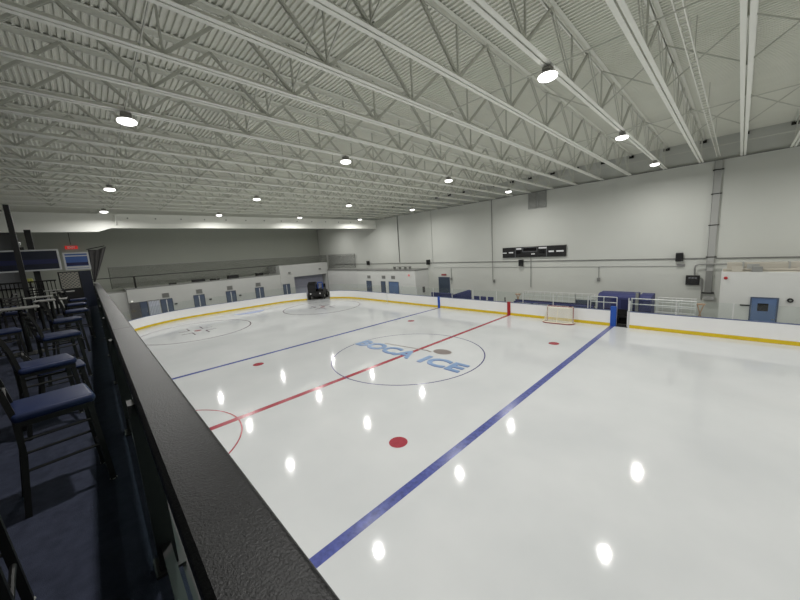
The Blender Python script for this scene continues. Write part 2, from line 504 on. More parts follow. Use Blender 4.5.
for j, (y, rowlab) in enumerate(LROW):
    for k, dist in LK:
        x = truss_at(k, y); z = 10.55
        if j == 0 and k in (5,): x = truss_at(k, y)
        lab = 'round high-bay roof lamp, %s in the %s' % (dist, rowlab)
        if lamp0 is None: lamp0 = make_lamp(); o = lamp0; o.location = (x,y,z); o.scale = (.86,.86,1); o['label'] = lab; o['group'] = 'high-bay lamps under the roof'
        else: o = again(lamp0, (x,y,z), 0, lab, 'high-bay lamps under the roof')
        if k > 20:
            MB().tube([(0,0,.19),(0,0,ROOF-z)],.012,6).build('hanger_rod','truss_web',o)
        area(x, y, z-.17, POWER)
# lamps continuing over the near part of the rink behind the viewer
for x in (20.0, 29.4):
    for y in (-11.7,-3.85,4.25,12.65):
        again(lamp0, (x,y,10.55), 0, 'round high-bay roof lamp out of view, %s, %s' % ('just behind the viewer' if x < 25 else 'over the near goal', dict(LROW)[y]), 'high-bay lamps under the roof')
        area(x, y, 10.38, POWER)
# ------------------------------------------------------------------ dasher boards
def arc_pts(cx, cy, r, a0, a1, n):
    return [(cx+r*math.cos(R(a0+(a1-a0)*i/n)), cy+r*math.sin(R(a0+(a1-a0)*i/n))) for i in range(n+1)]
def strip(pts, th, z0, z1):
    """closed wall following a polyline, th outward to its left side normal"""
    m = MB(); n = len(pts); out = []
    for i in range(n):
        a = Vector(pts[max(i-1,0)]); b = Vector(pts[min(i+1,n-1)]); t = (b-a).normalized(); nn = Vector((-t.y, t.x))
        p = Vector(pts[i]); q = p+nn*th; out.append((p,q))
    vs = []
    for p,q in out: vs += [(p.x,p.y,z0),(q.x,q.y,z0),(q.x,q.y,z1),(p.x,p.y,z1)]
    fs = [(0,1,2,3), tuple(4*(n-1)+i for i in (3,2,1,0))]
    for i in range(n-1):
        for j in range(4): fs.append((4*i+j, 4*i+(j+1)%4, 4*i+4+(j+1)%4, 4*i+4+j))
    return m.add(vs, fs)
BH = 1.12
def offset(pts, dd):
    n = len(pts); out = []
    for i in range(n):
        a = Vector(pts[max(i-1,0)]); b = Vector(pts[min(i+1,n-1)]); t = (b-a).normalized(); nn = Vector((-t.y, t.x))
        p = Vector(pts[i])+nn*dd; out.append((p.x,p.y))
    return out
def split_run(pts, step):
    """cut a polyline in pieces about 'step' long"""
    P = [Vector(p) for p in pts]; pieces = []; cur = [P[0]]; acc = 0.
    i = 0; a = P[0]
    while i < len(P)-1:
        b = P[i+1]; L = (b-a).length
        if acc+L >= step:
            c = a+(b-a)*((step-acc)/L); cur.append(c); pieces.append(cur); cur = [c]; a = c; acc = 0.
        else:
            acc += L; a = b; cur.append(b); i += 1
    if len(cur) > 1 and acc > .05: pieces.append(cur)
    return [[(p.x,p.y) for p in q] for q in pieces]
def boards(label, pts, step=2.48, glass=.95, posts=True, cap='cap_blue', panes=True):
    t = thing('dasher_boards', label, 'rink boards', (pts[0][0], pts[0][1], 0)); o = Vector(pts[0])
    L = lambda q: [(p[0]-o.x, p[1]-o.y) for p in q]
    for q in split_run(pts, step):
        q = L(q); strip(q, .1, .0, BH).build('panel','white_plastic',t,smooth=False)
    strip(L(offset(pts,-.014)), .013, .005, .22).build('kick_plate','yellow',t)
    strip(L(offset(pts,-.02)), .15, BH, BH+.035).build('cap_rail',cap,t)
    if panes:
        for q in split_run(pts, step):
            q = L(offset(q,.06)); strip(q, .012, BH+.035, BH+glass).build('glass_pane','clear_glass',t)
            if posts:
                p = q[0]; MB().span((p[0]-.025,p[1]-.03,BH+.03),(p[0]+.025,p[1]+.03,BH+glass)).build('glass_post','alu',t)
    return t
CX, CY = HX-RC, HY-RC
XG0, XG1 = 8.02, 8.72      # bench gate in the far side
# far long side, seen from the ice: direction +x gives outward left normal +y
p = [(x, HY) for x in (-CX, XG0-.02)]
def run_x(x0, x1, y): return [(x0,y),(x1,y)]
t1 = boards('white far-side rink boards with yellow kick strip between the corner and the bench gate', run_x(XG0-.30, -8.6+0*1, HY)[::-1] if False else [(-16.1,HY),(XG0-.34,HY)], cap='cap_blue', posts=True)
for x, mm, nm in ((-7.9,'pad_blue','blue_line_pad'),(0.0,'pad_red','red_line_pad')):
    MB().span((x-.15+16.1,-.025,.0),(x+.15+16.1,.16,BH+.06)).build(nm,mm,t1)
MB().span((XG0-.34+16.1,-.03,0),(XG0+16.1,.2,BH+.3)).build('gate_pad','pad_blue',t1,bevel=.02)
t2 = boards('white far-side rink boards right of the bench gate, running out of frame', [(XG1,HY),(CX,HY)], posts=True)
MB().span((.0,-.02,0),(.1,.2,BH+.75)).build('gate_post','alu',t2)
t = thing('bench_gate','white bench gate door swung open beside the blue pad','gate',(XG1-.05,HY+.05,.0))
MB().span((-.03,.1,.03),(.03,.78,BH+.0)).build('gate_panel','white_plastic',t); MB().span((-.035,.1,BH),(.035,.78,BH+.04)).build('gate_cap','cap_blue',t)
# corner and end boards (walked so that the outside is on the left: clockwise seen from above)
A0, A1 = 126, 148.5
boards('white curved boards in the far right corner, right of the machine gap', arc_pts(-CX,CY,RC,A0,90,10)+[(-16.2,HY)], posts=False)
boards('white end boards sweeping round the far left corner to the machine gap', [(-12,-HY),(-CX,-HY)][::1]+arc_pts(-CX,-CY,RC,270,180,24)[1:]+[(-HX,CY)]+arc_pts(-CX,CY,RC,180,A1,8)[1:], posts=False, panes=True)
# near side under the balcony edge and the near end, out of this view but closing the rink
boards('white near-side rink boards below the balcony rail', [(CX,-HY),(-12,-HY)], panes=False, step=8)

# ------------------------------------------------------------------ goal parked against the far boards
gt = thing('hockey_goal','white net hockey goal with red pipe frame parked against the far boards','hockey goal',(4.42,12.5,0),R(3))
m = MB(); m.tube([(-.93,0,.03),(-.93,0,1.16),(-.9,0,1.2),(.9,0,1.2),(.93,0,1.16),(.93,0,.03)],.035,10); m.build('goal_mouth_frame','goal_red',gt,smooth=True)
base = [(-.93,0,.03),(-1.12,-.35,.03)]+[(-1.12+.45*(1-math.cos(R(a))), -.35-.5*math.sin(R(a)),.03) for a in range(15,91,15)]+[(.67-.0+.45*math.sin(R(a)), -.35-.5*math.cos(R(a)),.03) for a in range(0,76,15)]+[(1.12,-.35,.03),(.93,0,.03)]
MB().tube(base,.035,8).build('base_frame','goal_red',gt,smooth=True)
m = MB(); m.tube([(-.93,0,1.2),(-.75,-.42,1.17),(-.4,-.5,1.17),(.4,-.5,1.17),(.75,-.42,1.17),(.93,0,1.2)],.022,8); m.build('top_shelf_bar','net_white',gt,smooth=True)
MB().tube([(0,-.5,1.17),(0,-.84,.05)],.02,8).build('centre_brace','net_white',gt)
m = MB(); m.tube([(q[0],q[1]*.98,.09) for q in base[1:-1]],.03,8); m.build('skirt_pad','net_white',gt,smooth=True)
def net_sheet(a, b, nx=12, nz=6):
    """lofted net between an upper and a lower polyline, with UVs in metres"""
    def samp(P, t):
        P = [Vector(p) for p in P]; L = [0]
        for i in range(1,len(P)): L.append(L[-1]+(P[i]-P[i-1]).length)
        s = t*L[-1]
        for i in range(1,len(P)):
            if s <= L[i]+1e-9: return P[i-1]+(P[i]-P[i-1])*((s-L[i-1])/(L[i]-L[i-1]))
        return P[-1]
    vs = []; uv = []
    for i in range(nx+1):
        u = samp(a,i/nx); l = samp(b,i/nx)
        for j in range(nz+1):
            p = u+(l-u)*(j/nz); vs.append(p); uv.append((i/nx*3.2, j/nz*1.3))
    fs = [(i*(nz+1)+j, (i+1)*(nz+1)+j, (i+1)*(nz+1)+j+1, i*(nz+1)+j+1) for i in range(nx) for j in range(nz)]
    return vs, fs, uv
def add_uv(o, uv):
    me = o.data; l = me.uv_layers.new(name='UVMap')
    for lp in me.loops: l.data[lp.index].uv = uv[lp.vertex_index]
vs, fs, uv = net_sheet([(-.93,0,1.2),(-.75,-.42,1.17),(-.4,-.5,1.17),(.4,-.5,1.17),(.75,-.42,1.17),(.93,0,1.2)], base)
o = MB().add(vs, fs).build('net','goal_net',gt); add_uv(o, uv)
vs, fs, uv = net_sheet([(-.93,0,1.2),(.93,0,1.2)], [(-.75,-.42,1.17),(-.4,-.5,1.17),(.4,-.5,1.17),(.75,-.42,1.17)], 8, 3)
o = MB().add(vs, fs).build('top_net','goal_net',gt); add_uv(o, uv)

# ------------------------------------------------------------------ rooms along the far wall and far end
def vent(loc, w, h, face, label):
    """louvred grille; face 'x' looks along +x, face 'y' looks along -y"""
    t = thing('vent_grille', label, 'vent', loc, R(90) if face == 'x' else 0)
    m = MB(); m.span((-w/2,-.03,-h/2),(w/2,-.0,-h/2+.04)); m.span((-w/2,-.03,h/2-.04),(w/2,0,h/2)); m.span((-w/2,-.03,-h/2),(-w/2+.04,0,h/2)); m.span((w/2-.04,-.03,-h/2),(w/2,0,h/2))
    m.build('frame','vent',t)
    m = MB(); n = max(4,int(h/.07))
    for i in range(n): m.box((0,-.012,-h/2+.06+(h-.12)*i/(n-1)),(w-.08,.03,.012),(R(35),0,0))
    m.build('slat','vent_dark',t); MB().span((-w/2+.03,-.004,-h/2+.03),(w/2-.03,.0,h/2-.03)).build('backing','vent_dark',t)
    return t
def door(n, loc, w, h, face, mats_, leaves=1, window=False, gleam=False):
    t = bpy.data.objects.new('door_%d' % n, None); COL.objects.link(t); t.location = loc; t['kind'] = 'structure'
    t.rotation_euler.z = R(90) if face == 'x' else 0
    m = MB(); m.span((-w/2-.06,-.05,0),(-w/2,-.0,h+.06)); m.span((w/2,-.05,0),(w/2+.06,0,h+.06)); m.span((-w/2,-.05,h),(w/2,0,h+.06))
    m.build('door_frame', mats_[1], t)
    lw = w/leaves
    for i in range(leaves):
        x = -w/2+lw*(i+.5)
        lf = MB().span((x-lw/2+.006,-.035,.01),(x+lw/2-.006,0,h-.006)).build('door_leaf', mats_[0], t)
        hx = x+(lw/2-.1)*(1 if (leaves == 1 or i == 0) else -1)
        MB().span((hx-.05,-.09,.98),(hx+.05,-.07,1.02)).span((hx-.015,-.08,.98),(hx+.015,-.034,1.02)).build('door_handle','chrome',lf)
        if window: MB().span((x-lw*.25,-.042,h-.75),(x+lw*.18,-.03,h-.3)).build('door_window','black_gloss',lf)
    if gleam: MB().span((-.05,-.045,.1),(.05,-.034,h-.05)).build('gleam_strip','alu',t)  # gleam down the double doors, put in as a pale metal strip
    return t
# corner room on the far side
YR = 14.6
struct('wall_corner', MB().span((-24.3,YR,-.02),(-12.75,YW-.02,3.72)), 'wall_room')
struct('wall_recess', MB().span((-33.7,YR+.9,-.02),(-24.32,YW-.02,3.68)), 'wall_shade')
struct('trim_2', MB().span((-33.7,YR+.85,3.72),(-24.32,YW-.02,3.86)).span((-24.3,YR-.03,3.74),(-12.72,YW-.02,3.86)), 'vent_dark')
door(1, (-21.65,YR-.005,0), 1.0, 2.3, 'y', ('door_slate','door_dark'))
door(2, (-18.65,YR-.005,0), .75, 2.3, 'y', ('door_slate','door_dark'))
door(3, (-16.6,YR-.005,0), 1.75, 2.3, 'y', ('door_blue','door_slate'), leaves=2)
for x, lab in ((-21.6,'leftmost grey vent grille above the doors of the corner room'),(-18.5,'middle grey vent grille above the doors of the corner room'),(-16.65,'rightmost grey vent grille above the doors of the corner room')):
    vent((x,YR-.002,2.9), .7, .42, 'y', lab)
t = thing('fire_alarm','small red fire alarm on the corner room front','fire alarm',(-13.8,YR-.002,3.2))
MB().box((0,-.04,0),(.2,.08,.2)).build('strobe_housing','red_light',t,bevel=.02); MB().box((0,-.09,-.02),(.1,.03,.06)).build('strobe_lens','marks',t)
tag(MB().span((-.14,0,0),(.14,.14,.7)).build('wall_cabinet','door_grey',loc=(-12.72,15.9,1.0),rz=-R(90)),'dark grey narrow cabinet on the side of the corner room','cabinet')
t = thing('pipe_rack','grey pipe rack on the roof of the corner room','pipe rack',(-15.6,15.2,3.86))
MB().tube([(-1.6,0,.35),(1.4,0,.35)],.05,8).build('pipe','grey_steel',t); MB().tube([(-1.6,.3,.35),(1.4,.3,.35)],.05,8).build('pipe','grey_steel',t)
for x in (-1.5,-.5,.5,1.3): MB().span((x-.03,-.05,0),(x+.03,.35,.31)).build('support','grey_steel',t)
# door in the far wall behind the left bench
door(4, (-10.3,YW-.005,0), 1.55, 2.75, 'y', ('door_dark','door_slate'))
tag(MB().span((-.35,-.06,0),(.35,0,.2)).build('exit_sign','goal_red',loc=(-10.3,YW-.002,2.98)),'small red exit sign over the dark door on the far wall','exit sign')
# right hand room
struct('wall_right_room', MB().span((13.05,YR,-.02),(26,YW-.02,3.72)), 'wall_room')
door(5, (14.9,YR-.005,0), .98, 2.2, 'y', ('door_blue','door_slate'), window=True)
t = thing('alarm_bell','red round alarm bell on the right room corner','bell',(13.25,YR-.002,3.36))
MB().tube([(0,0,0),(0,-.05,0)],.05,10).build('bracket','red_light',t); MB().tube([(0,-.04,0),(0,-.07,0),(0,-.1,0)],[.09,.09,.04],14).build('gong','pad_red',t,smooth=True)
t = thing('emergency_light','dark round emergency light right of the blue door','emergency light',(15.85,YR-.002,2.15))
MB().tube([(0,0,0),(0,-.1,0)],.12,14).build('housing','black',t,smooth=True); MB().tube([(0,-.1,0),(0,-.12,0)],.05,12).build('lens','vent_dark',t)
tag(MB().span((-.2,-.06,-.04),(.2,0,.04)).build('card_reader','black',loc=(14.15,YR-.002,1.74),bevel=.01),'small dark horizontal box left of the blue door','card reader')
t = thing('roof_duct','long beige duct lying on the right room roof','duct',(13.1,15.5,3.72))
MB().span((.15,-.2,.08),(10,.5,.5)).build('duct_body','beige',t)
for x in (.8,2.6,4.4,6.2): MB().span((x,-.23,.05),(x+.08,.53,.53)).build('flange','grey_paint',t)
MB().tube([(.0,-.5,.12),(10,-.5,.12)],.05,8).build('conduit','beige',t); MB().span((1.0,-.3,.12),(1.5,-.2,.42)).build('junction_box','grey_paint',t)
MB().span((.0,-.62,.0),(10,-.4,.06)).build('support_rail','beige',t)
for nm, x, lab in (('junction_box',13.7,'beige electrical box on the right room roof edge, left one'),('junction_box',14.5,'darker electrical box on the right room roof edge')):
    tag(MB().span((-.22,-.12,0),(.22,.12,.3)).build(nm,'beige' if x < 14 else 'grey_steel',loc=(x,14.8,3.73)),lab,'electrical box')
# locker block at the far end
XL = -34.0
struct('wall_lockers', MB().span((-38.3,-10.5,-.02),(XL,7.4,3.78)), 'wall_locker')
struct('wall_locker_end', MB().span((-38.3,-18,-.02),(XL-.5,-10.52,3.5)), 'wall_locker')
wb = MB(); wb.span((-38.3,7.42,-.02),(XL-1.2,15.75,5.1)); wb.span((XL-1.2,7.42,3.2),(XL,15.75,5.1)); wb.span((XL-1.2,7.42,-.02),(XL,9.6,3.2)); wb.span((XL-1.2,15.35,-.02),(XL,15.75,3.2))
struct('wall_machine_bay', wb, 'wall_locker')
struct('trim_3', MB().span((-34.5,-10.5,3.78),(XL+.03,7.4,3.9)), 'vent_dark')
t = thing('garage_door','lavender grey roll-up door at the back of the machine bay','garage door',(XL-1.19,12.47,0),R(90))
m = MB()
for k in range(6): m.span((-2.84,-.05,.03+.52*k),(2.84,0,.53+.52*k))
m.build('door_curtain','lavender',t); MB().span((-2.86,-.08,0),(-2.8,0,3.17)).build('track','grey_steel',t); MB().span((2.8,-.08,0),(2.86,0,3.17)).build('track','grey_steel',t)
dn = 6
for c, w, ms, lv in ((-10.02,.8,('door_grey','door_grey'),1),(-9.2,.6,('door_slate','door_dark'),1),(-7.0,1.1,('door_slate','door_dark'),2),(-3.55,1.15,('door_slate','door_dark'),2),
                     (.25,1.15,('door_slate','door_dark'),2),(4.1,1.1,('door_slate','door_dark'),2),(8.2,1.0,('door_slate','door_dark'),2)):
    door(dn, (XL+.005,c,0), w, 2.2, 'x', ms, leaves=lv, gleam=(lv == 2)); dn += 1
t = thing('strip_curtain','pale plastic strip curtain between the two leftmost dark doorways','strip curtain',(XL+.06,-8.25,0),R(90))
for i in range(7):
    x = -.46+.15*i+.02*random.random(); MB().tube([(x,0,0.02),(x,-.02,1.1),(x,0,2.25)],.085,8).build('strip','strip',t,smooth=True)
MB().span((-.56,-.1,2.22),(.56,.05,2.32)).build('header_rail','grey_steel',t)
for y, lab in ((-7.0,'grey vent grille over the double door right of the strip curtain'),(-3.45,'grey vent grille over the second double door from the left'),(.2,'grey vent grille over the middle double door at the far end'),(4.0,'grey vent grille over the double door beside the tall block')):
    vent((XL+.002,y,2.68), .72, .56, 'x', lab)
t = thing('flood_light','small bright lamp over the leftmost far doorway','lamp',(XL+.02,-10.2,2.42))
MB().box((.05,0,0),(.1,.2,.14)).build('housing','white_plastic',t); MB().box((.11,0,0),(.02,.16,.1)).build('lens','small_lamp',t)
for y, z, lab in ((8.9,3.95,'small grey box on the tall block left of the bay'),(14.2,4.1,'small grey box on the tall block near its right corner')):
    tag(MB().span((0,-.16,-.12),(.14,.16,.12)).build('wall_box','vent_dark',loc=(XL+.002,y,z)),lab,'box')
for y, lab in ((-6.1,'small dark handle box right of the strip curtain doors'),(-2.3,'small dark box right of the second double door'),(1.4,'small dark box right of the middle double door')):
    tag(MB().span((0,-.14,-.07),(.1,.14,.07)).build('card_reader','black',loc=(XL+.002,y,1.5)),lab,'card reader')
# mezzanine rail, stored boxes and safety net on the locker roof
t = thing('mezzanine_rail','thin dark handrail along the locker block roof','handrail',(XL-.15,0,3.9))
MB().tube([(0,-9.6,0),(0,-9.6,1.32)],.09,8).tube([(0,-9.6,1.32),(0,7.3,1.32)],.045,8).build('top_rail','dark_steel',t)
MB().tube([(0,-9.6,1.32),(0,-13.5,1.36)],.045,8).build('side_rail','dark_steel',t)
for y in (-5.4,-1.2,3.0,7.2): MB().tube([(0,y,0),(0,y,1.3)],.022,6).build('post','grey_steel',t)
for y, w, h, mm, lab in ((-6.0,.7,.28,'dark_steel','low dark box stored on the locker roof, leftmost'),(-3.2,1.4,.42,'black','wide black box stored on the locker roof'),(-1.3,1.0,.3,'dark_steel','low dark box right of the wide black one on the locker roof'),
                    (1.0,1.3,.55,'black','tall black box stored on the locker roof'),(4.6,.9,.5,'dark_steel','dark box stored on the locker roof beside the tall block')):
    t = thing('storage_box',lab,'box',(XL-.7,y,3.79))
    MB().span((-.4,-w/2,0),(.4,w/2,h*.85)).build('body',mm,t,bevel=.02); MB().span((-.42,-w/2-.02,h*.85),(.42,w/2+.02,h)).build('lid','dark_steel',t,bevel=.02)
for lab, na in (('dark safety netting hung from a cable above the far lockers',[(-35.3,-11.6,6.42),(-35.3,0,6.36),(-35.3,YW-.5,6.26)]),
                ('shorter dark safety netting along the far wall above the recessed corner room',[(-35.1,YW-.3,6.26),(-27.4,YW-.3,6.2)])):
    t = thing('safety_net',lab,'netting',(na[0][0],na[0][1],4.0)); o3 = Vector((na[0][0],na[0][1],4.0))
    na = [tuple(Vector(p)-o3) for p in na]; nb = [(p[0],p[1],0.0) for p in na]
    L_ = (Vector(na[-1])-Vector(na[0])).length
    vs, fs, uv = net_sheet(na, nb, 40, 8); uv = [(a/3.2*L_*1.6, b*2) for a,b in uv]
    o = MB().add(vs, fs).build('net','safety_net',t); add_uv(o, uv)
    MB().tube(na,.03,6).build('top_cable','grey_steel',t)
    e = na[-1] if L_ < 20 else na[0]; MB().tube([e,(e[0],e[1],0)],.025,6).build('end_cord','dark_steel',t)

# ------------------------------------------------------------------ things on the far wall
W = YW
def pipe(name, pts, r, mm, label, cat, box=None):
    t = thing(name, label, cat, (0,0,0)); MB().tube(pts, r, 8).build('tube', mm, t)
    if box: MB().box(box,(.2,.12,.3)).build('end_box', mm, t)
    return t
tag(MB().tube([(-33.5,W-.05,4.62),(12.2,W-.05,4.44)],.035,8).build('conduit','vent_dark'),'long dark grey conduit running level along the far wall under the scoreboard','conduit')
tag(MB().tube([(-11.8,W-.03,3.92),(10.7,W-.03,3.92)],.02,8).build('conduit','grey_paint'),'fainter thin grey conduit just below the long one on the far wall','conduit')
pipe('conduit',[(-17.69,W-.06,10.7),(-17.69,W-.06,4.68)],.05,'vent_dark','upright grey conduit above the corner room roof','conduit')
pipe('conduit',[(-11.9,W-.03,10.7),(-11.9,W-.03,4.6)],.02,'grey_paint','faint upright conduit above the speaker left of the dark door','conduit')
pipe('conduit',[(-3.8,W-.13,10.7),(-3.8,W-.13,2.55)],.035,'vent_dark','upright dark conduit on the far wall left of the scoreboard','conduit',(-3.7,W-.08,2.5))
pipe('conduit',[(.2,W-.12,4.85),(.2,W-.12,2.0)],.03,'vent_dark','thin conduit dropping below the scoreboard','conduit')
pipe('conduit',[(5.85,W-.04,3.9),(5.85,W-.04,2.95)],.025,'vent_dark','short thin conduit with end box right of the scoreboard','conduit',(5.85,W-.08,2.85))
pipe('conduit',[(-9.2,W-.04,3.9),(-9.2,W-.04,2.0)],.025,'vent_dark','thin conduit beside the dark door on the far wall','conduit',(-9.2,W-.08,2.6))
tag(MB().tube([(12.7,W-.05,4.43),(30,W-.05,4.38)],.035,8).build('conduit','vent_dark'),'dark grey level conduit on the far wall right of the tall duct','conduit')
t = thing('scoreboard','long black scoreboard with white-outlined panels on the far wall','scoreboard',(.33,W-.01,5.36))
MB().span((-2.98,-.16,-.49),(2.98,0,.49)).build('cabinet','black',t,bevel=.015)
m = MB(); f = -.166
def frame(x0,x1,z0,z1,w=.025):
    m.span((x0,f,z0),(x1,f+.01,z0+w)); m.span((x0,f,z1-w),(x1,f+.01,z1)); m.span((x0,f,z0),(x0+w,f+.01,z1)); m.span((x1-w,f,z0),(x1,f+.01,z1))
frame(-.92,.48,.02,.44)
m.span((-1.66,f,-.48),(-1.62,f+.01,.48)); m.span((1.33,f,-.48),(1.37,f+.01,.48)); m.build('outline','marks_dim',t)
for x, z, w, h in ((-2.75,-.02,.42,.09),(-2.08,.0,.46,.12),(-1.28,.33,.5,.13),(.98,.33,.72,.13),(1.75,-.02,.45,.14),(2.5,-.02,.62,.13),(.1,-.2,.34,.1)):
    MB().span((x-w/2,f,z-h/2),(x+w/2,f+.01,z+h/2)).build('caption_strip','marks',t)
for x, w in ((-1.3,.44),(.95,.5),(-.2,1.2)): MB().span((x-w/2,f+.002,-.15 if w < 1 else .1),(x+w/2,f+.012,.15 if w < 1 else .36)).build('digit_window','black_gloss',t)
sp0 = None
for x, z, lab in ((-.7,4.34,'black wall speaker just below the scoreboard'),(10.85,4.57,'black wall speaker left of the tall grey duct'),(-12.5,4.62,'black wall speaker right of the corner room'),(-24.3,4.72,'black wall speaker above the recessed room in the far corner')):
    if sp0 is None:
        sp0 = thing('wall_speaker',lab,'speaker',(x,W-.02,z),0,'speakers on the far wall')
        MB().span((-.2,-.36,-.3),(.2,-.06,.3)).build('cabinet','black',sp0,bevel=.03); MB().span((-.17,-.375,-.27),(.17,-.358,.27)).build('grille','rubber',sp0); MB().span((-.06,-.07,-.1),(.06,0,.1)).build('bracket','grey_steel',sp0)
    else: again(sp0,(x,W-.02,z),0,lab)
tag(MB().span((-.22,-.05,-.09),(.22,0,.09)).build('junction_box','vent',loc=(10.95,W-.005,3.98)),'small pale box under the speaker beside the tall duct','electrical box')
t = thing('shot_clock','black wall box with a row of white marks on the far wall','clock',(11.62,W-.01,2.94))
MB().span((-.36,-.2,-.33),(.36,0,.33)).build('cabinet','black',t,bevel=.02); 
for x in (-.16,.0,.16): MB().span((x-.06,-.206,.12),(x+.06,-.2,.2)).build('caption_strip','marks_dim',t)
MB().span((-.3,-.205,-.25),(.3,-.2,.05)).build('display','black_gloss',t)
t = thing('wall_duct','tall grey enclosed cable duct rising up the far wall','duct',(12.45,W-.01,0))
MB().span((-.17,-.16,3.6),(.17,0,10.7)).build('duct_body','grey_paint',t); MB().span((-.2,-.06,3.6),(-.15,.0,10.7)).build('edge_strip','vent_dark',t)
MB().span((-.19,-.2,2.1),(.16,-.0,3.6)).build('lower_section','vent_dark',t)
for z in (4.5,6.6,8.6,10.1): MB().span((-.26,-.19,z),(.26,-.0,z+.05)).build('strap','dark_steel',t)
MB().span((-.32,-.22,2.05),(.3,0,2.12)).build('foot_plate','dark_steel',t)
tag(MB().tube([(13.3,W-.27,4.05),(11.9,W-.27,4.05),(11.75,W-.27,3.98),(11.7,W-.25,3.8),(11.7,W-.12,3.28)],.05,8).build('conduit','grey_steel'),'bent grey conduit feeding the black wall box','conduit')
tag(MB().tube([(12.02,W-.06,3.1),(12.1,W-.06,3.05),(12.12,W-.06,2.9),(12.12,W-.06,1.6)],.04,8).build('conduit','grey_steel'),'grey conduit dropping right of the black wall box','conduit')
tag(MB().span((-.28,-.3,-.1),(.28,0,.1)).build('junction_box','grey_paint',loc=(12.5,W-.01,1.75)),'pale grey box at the foot of the tall duct','electrical box')
t = thing('wall_louver','large grey double louver high on the far wall under the trusses','louver',(.75,W-.01,10.0))
for s in (-1,1):
    m = MB(); x0, x1 = (-.82,-.03) if s < 0 else (.03,.82)
    m.span((x0,-.1,-.72),(x1,0,-.66)); m.span((x0,-.1,.66),(x1,0,.72)); m.span((x0,-.1,-.72),(x0+.06,0,.72)); m.span((x1-.06,-.1,-.72),(x1,0,.72)); m.build('frame','grey_paint',t)
    m = MB()
    for i in range(12): m.box(((x0+x1)/2,-.05,-.6+.109*i),(x1-x0-.1,.08,.015),(R(40),0,0))
    m.build('slat','grey_paint',t)

# ------------------------------------------------------------------ bleachers, benches and booths behind the far boards
def bleacher(label, x0, x1, y0, tiers, frame_m):
    t = thing('bleacher', label, 'bleacher', (x0,y0,0)); L = x1-x0
    for k in range(tiers):
        z = .48+.36*k; y = .25+.52*k
        MB().span((0,y-.13,z),(L,y+.13,z+.05)).build('seat_plank','alu',t)
        MB().span((0,y+.2,z-.2),(L,y+.42,z-.16)).build('foot_plank','alu',t)
    n = int(L/1.5)+1; yb0 = .25+.52*(tiers-1)+.4
    for i in range(n+1):
        x = .1+(L-.2)*i/n; yb = .25+.52*(tiers-1)
        m = MB(); m.bar((x,.2,0),(x,yb+.5,0.03),.05,.05); m.bar((x,.2,.05),(x,yb,.44+.36*(tiers-1)),.05,.05)
        for k in range(tiers): m.span((x-.025,.22+.52*k,0),(x+.025,.28+.52*k,.48+.36*k))
        m.build('frame',frame_m,t)
        MB().span((x-.025,yb+.4,0),(x+.025,yb+.45,.48+.36*(tiers-1)+1.0)).build('rail_post','alu',t)
    q = .35
    while q < L: MB().span((q-.02,yb0,.75),(q+.02,yb0+.04,.84+1.0)).build('rail_post','alu',t); q += .5
    for dz in (.3,.65,1.0):
        z = .48+.36*(tiers-1)+dz; yb = .25+.52*(tiers-1)+.42
        MB().tube([(0,yb,z),(L,yb,z)],.025,8).build('guard_rail','alu',t)
    return t
bleacher('aluminium bleacher with white guard rails behind the hockey goal', .25, 6.1, 14.2, 2, 'tan')
bleacher('aluminium bleacher with white guard rails right of the blue booth', 9.9, 12.0, 14.2, 2, 'alu')
for i,(x,lab) in enumerate(((.3,'tan folded trestle at the left end of the long bleacher'),(12.25,'tan folded trestle left of the right room'))):
    t = thing('trestle',lab,'trestle',(x,14.0,0))
    for s in (-1,1):
        MB().bar((s*.3,.05*s,0),(-s*.16,.05*s,1.75),.07,.06).build('leg','tan',t)
    MB().span((-.22,-.1,1.7),(.22,.1,1.78)).build('top_bar','tan',t); MB().span((-.2,-.05,.8),(.2,.05,.86)).build('crossbar','tan',t)
def booth(label, x0, x1, z1, opening):
    t = thing('scorer_booth', label, 'booth', (x0,14.1,0)); L = x1-x0
    prof = [(0,0),(1.4,0),(1.4,z1),(.35,z1),(.12,z1-.06),(0,z1-.25)]
    MB().prism(prof,'x',0,L).build('padded_shell','seat_blue',t,bevel=.04)
    if opening: MB().span((L*.62,-.02,.5),(L*.97,.0,z1-.42)).build('dark_opening','navy',t)
    MB().span((0,-.04,.98),(L,-.005,1.05)).build('ledge','navy',t); MB().span((.0,-.03,z1-.42),(L,-.005,z1-.38)).build('seam','navy',t)
    return t
booth('large blue padded scorer booth behind the blue gate pad', 6.55, 8.95, 2.15, True)
booth('smaller blue padded booth just right of the large blue one', 9.08, 9.8, 2.12, False)
tag(MB().span((-.08,-.08,0),(.08,.08,2.3)).build('grey_post','grey_steel',loc=(9.0,13.98,0)),'grey square post between the two blue booths','post')
def guard(label, x0, x1, y, zs, posts):
    t = thing('guard_rail', label, 'railing', (x0,y,0)); L = x1-x0
    for z in zs: MB().tube([(0,0,z),(L,0,z)],.03,8).build('rail','alu',t)
    for p_ in posts: MB().tube([(p_,0,0),(p_,0,zs[0])],.03,8).build('post','alu',t)
    return t
guard('white two-bar guard rail in front of the large blue booth', 6.3, 7.95, 13.3, (2.02,1.62), (.0,.85,1.66))
guard('white two-bar guard rail right of the open bench gate', 8.78, 12.1, 13.3, (2.0,1.62), (.05,1.4,2.5,3.3))
t = thing('bench','players bench painted black to darken the open gate','bench',(8.38,13.71,0))
MB().span((-.5,0,.5),(.5,.3,.58)).build('seat','black',t); MB().span((-.5,.31,0),(.5,.34,1.05)).build('gap_dark_panel','rubber',t)  # black panel added so the gap behind the gate reads dark
for s in (-.42,.42): MB().span((s-.04,.02,0),(s+.04,.28,.5)).build('leg','black',t)
